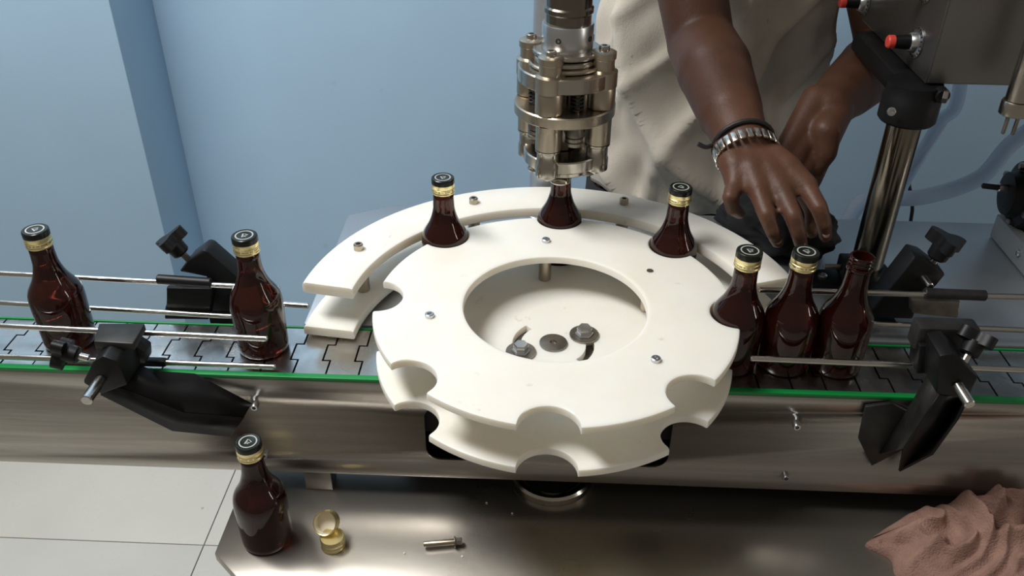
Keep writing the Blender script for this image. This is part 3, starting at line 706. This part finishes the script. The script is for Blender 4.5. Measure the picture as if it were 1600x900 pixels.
# right arm
rs, re = Vector((.128, .510, .515)), PX(1095, 66, Y=.355); rw = PX(1163, 228, Y=.150)
chain(body, [neck+Vector((-.06, 0, -.02)), rs, rs.lerp(re, .5)+Vector((0, -.006, 0)), re], [.062, .060, .050, .045])
chain(body, [re, re.lerp(rw, .3)+Vector((.0, -.004, .004)), re.lerp(rw, .7), rw], [.046, .049, .040, .030])
# right hand: px of each joint with its own depth
def fing(bm, pts, rad): chain(bm, pts, rad)
mc = [(1150, 284, .100), (1184, 296, .085), (1222, 300, .080), (1260, 292, .085)]     # knuckles: little, ring, middle, index
MC = [PX(x, y, Y=d) for x, y, d in mc]
for q, wx in zip(MC, (-.018, -.006, .006, .018)):
    chain(body, [rw+Vector((wx, -.004, -.004)), rw.lerp(q, .6)+Vector((wx*.3, -.002, .002)), q], [.021, .0185, .0140])
for q, q2 in zip(MC, MC[1:]): bm_cone(body, q.lerp(rw, .18), q2.lerp(rw, .18),   .0140, .0140)
fing(body, [MC[0], PX(1141, 308, Y=.078), PX(1145, 326, Y=.084), PX(1156, 334, Y=.098)], [.0115, .0100, .0090, .0075])
fing(body, [MC[1], PX(1198, 336, Y=.052), PX(1208, 362, Y=.046), PX(1215, 379, Y=.056)], [.0122, .0105, .0092, .0078])
fing(body, [MC[2], PX(1240, 338, Y=.048), PX(1248, 365, Y=.042), PX(1252, 384, Y=.050)], [.0125, .0108, .0095, .0080])
fing(body, [MC[3], PX(1280, 325, Y=.055), PX(1288, 350, Y=.050), PX(1290, 370, Y=.056)], [.0122, .0105, .0092, .0078])
fing(body, [rw+Vector((.018, .006, -.012)), PX(1255, 290, Y=.125), PX(1272, 330, Y=.105), PX(1268, 362, Y=.085)], [.017, .0145, .0115, .0090])
# left arm and closed hand
ls, le_ = Vector((.400, .560, .505)), PX(1388, 84, Y=.50); lw = PX(1292, 168, Y=.290)
chain(body, [neck+Vector((.06, 0, -.02)), ls, ls.lerp(le_, .5), le_], [.062, .058, .050, .045])
chain(body, [le_, le_.lerp(lw, .3), le_.lerp(lw, .7), lw], [.047, .049, .040, .031])
lk = [(1225, 236, .235), (1236, 256, .225), (1250, 272, .225), (1266, 284, .235)]
for (x, y, d), off in zip(lk, ((-.016, 0, .010), (-.006, 0, .004), (.004, 0, -.003), (.014, 0, -.010))):
    q = PX(x, y, Y=d); chain(body, [lw+Vector(off), q], [.021, .014])
    fing(body, [q, q+Vector((-.012, .012, -.028)), q+Vector((.006, .032, -.030)), q+Vector((.016, .034, -.012))], [.013, .0110, .0100, .0085])
fing(body, [lw+Vector((.010, -.010, -.004)), PX(1291, 205, Y=.245), PX(1290, 240, Y=.232), PX(1280, 262, Y=.232)], [.022, .021, .0145, .010])
pm = bpy.data.meshes.new('person'); body.to_mesh(pm); body.free()
person = link('person', pm, 'skin', ang=180)
md = person.modifiers.new('r', 'REMESH'); md.mode = 'VOXEL'; md.voxel_size = .0032; md.adaptivity = 0
md2 = person.modifiers.new('s', 'SMOOTH'); md2.factor = .5; md2.iterations = 9
bake(person); person.data.polygons.foreach_set('use_smooth', [True]*len(person.data.polygons))
person.data.materials.clear(); person.data.materials.append(MT['skin'])
tag(person, 'person in an off-white shirt and black trousers reaching over the bottles', 'person')
# nails
for (x, y, d), dr in (((1216, 374, .0475), (.02, -1, .55)), ((1253, 379, .0415), (0, -1, .55)), ((1291, 364, .0475), (.1, -1, .55)), ((1146, 320, .0765), (-.1, -1, .45))):
    bm = bmesh.new(); bmesh.ops.create_icosphere(bm, subdivisions=2, radius=1)
    bmesh.ops.transform(bm, matrix=axis_mat(PX(x, y, Y=d), dr) @ Matrix.Diagonal((.0046, .0060, .0013, 1)), verts=bm.verts); finish('fingernail', bm, 'nail', person)
# shirt
def shirt():
    NT, NZ = 120, 70; bm = bmesh.new(); rows = []
    for i in range(NZ+1):
        s = i/NZ; row = []
        for j in range(NT):
            t = 2*pi*j/NT                                         # t = -pi/2 is the front
            fr = max(0, -sin(t))
            hem = -.066+.055*max(0, -cos(t))**1.5*fr-.006*cos(t*3)
            z_ = hem+(.545-hem)*s
            ax = .196+.012*sin(s*3)-.035*s; by = .132-.012*s
            if s > .86: k2 = (s-.86)/.14; ax *= 1-.62*k2**1.6; by *= 1-.45*k2**1.6
            cx = .240+.018*s; cy = .608-.06*s
            rd = 1-abs(sin(3.1*t+6.5*s+1.2*sin(5*s)))
            r2 = 1-abs(sin(4.3*t-7.5*s+.9*sin(7*s)+.6))
            f = .010*sin(7*t+9*s+1.5*sin(4*s))*(1-s*.6)+.034*rd**2.2*fr+.022*r2**3*fr*(1-.5*s)-.016
            f += .012*noise.noise(Vector((cos(t)*2.2, sin(t)*2.2, s*5)))+.006*noise.noise(Vector((cos(t)*5, sin(t)*5, s*11)))
            if s > .86: f *= 1-(s-.86)/.14
            row.append(bm.verts.new((cx+(ax+f)*cos(t), cy+(by+f)*sin(t), z_)))
        rows.append(row)
    for A, B in zip(rows, rows[1:]):
        for j in range(NT): bm.faces.new((A[j], A[(j+1) % NT], B[(j+1) % NT], B[j]))
    for sh, el in ((rs, re), (ls, le_)):                          # short sleeves
        e = sh.lerp(el, .52); bm_tube(bm, smoothpath([sh.lerp(neck, .55), sh+Vector((0, 0, .004)), sh.lerp(el, .25), e], 6), [.075]*7+[.074]*6+[.070]*6, 24, cap=False)
    o = finish('shirt', bm, 'shirt', person, ang=180)
    md = o.modifiers.new('s', 'SOLIDIFY'); md.thickness = .0025; md.offset = 1; return bake(o)
shirt()
def trousers():
    NT = 40; bm = bmesh.new()
    rows = []
    for s in np.linspace(0, 1, 8):
        row = []
        for j in range(NT):
            t = 2*pi*j/NT; f = .006*sin(5*t+4*s)
            row.append(bm.verts.new((.243+(.160+f)*cos(t), .610+(.104+f)*sin(t), .06-.19*s)))
        rows.append(row)
    for A, B in zip(rows, rows[1:]):
        for j in range(NT): bm.faces.new((A[j], A[(j+1) % NT], B[(j+1) % NT], B[j]))
    for s in (-1, 1):
        bm_tube(bm, smoothpath([(.243+.080*s, .61, -.06), (.243+.095*s, .605, -.40), (.243+.10*s, .625, -.82)], 6), [.100]*3+[.097]*3+[.085]*4+[.078]*3, 28, cap=False)
    o = finish('trousers', bm, 'pants', person, ang=180)
    md = o.modifiers.new('s', 'SOLIDIFY'); md.thickness = .002; return bake(o)
trousers()
for s in (-1, 1):
    bm = bmesh.new(); ell(bm, (0.243+.115*s, .555, FZ+.036), (.048, .135, .036)); bm_box(bm, (0.243+.115*s, .555, FZ+.008), (.085, .25, .014), .004); finish('shoe', bm, 'cord', person)
bm = bmesh.new(); ell(bm, hd+Vector((0, .016, .022)), (.081, .092, .105)); finish('hair', bm, 'hair', person)
for s in (-1, 1):
    bm = bmesh.new(); ell(bm, hd+Vector((.030*s, -.0835, .014)), (.013, .010, .006)); finish('eye', bm, 'print', person)
# bracelet watch and dark wrist cord on the right wrist
d = (rw-re).normalized()
wc = rw+d*.012+Vector((0, 0, -.001)); u = d.orthogonal().normalized(); side = d.cross(Vector((0, 0, 1))).normalized(); upv = side.cross(d).normalized()
bm = bmesh.new(); NL = 26
for k in range(NL):
    t = 2*pi*k/NL; pos = wc+side*(.0385*cos(t))+upv*(.0320*sin(t)); tn = (-side*sin(t)*.0385+upv*cos(t)*.032).normalized(); nr = tn.cross(d)
    rot = Matrix((tn, d, nr)).transposed()
    bm_box(bm, pos, (.0066, .0150, .0030), .0008, rot); bm_box(bm, pos+nr*.0006, (.0066, .0050, .0036), .0006, rot)
finish('bracelet_watch', bm, 'watch', person)
bm = bmesh.new(); wc2 = wc-d*.018; pts = [wc2+side*(.0360*cos(2*pi*k/24))+upv*(.0345*sin(2*pi*k/24)) for k in range(25)]; bm_tube(bm, pts, .0030, 8)
e = wc2-side*.036 if (wc2-side*.036).x < wc2.x else wc2+side*.036
bm_tube(bm, smoothpath([e, e+Vector((-.010, -.006, -.001)), e+Vector((-.020, -.006, .003))], 4), .0028, 8); finish('wrist_cord', bm, 'cord', person)
# black cloth on the bed below the hand
bm = bmesh.new(); bmesh.ops.create_icosphere(bm, subdivisions=5, radius=1)
for v in bm.verts:
    n_ = noise.noise(v.co*2.2)*.28+noise.noise(v.co*5.5)*.12
    v.co *= 1+n_; v.co.z = max(v.co.z, -.6)
bmesh.ops.transform(bm, matrix=Matrix.Translation((.318, .288, .0270)) @ Matrix.Rotation(radians(-52), 4, 'Z') @ Matrix.Diagonal((.085, .062, .044, 1)), verts=bm.verts)
o = finish('black_cloth', bm, 'pants', ang=180); tag(o, 'crumpled black cloth on the machine bed below the hand', 'cloth')
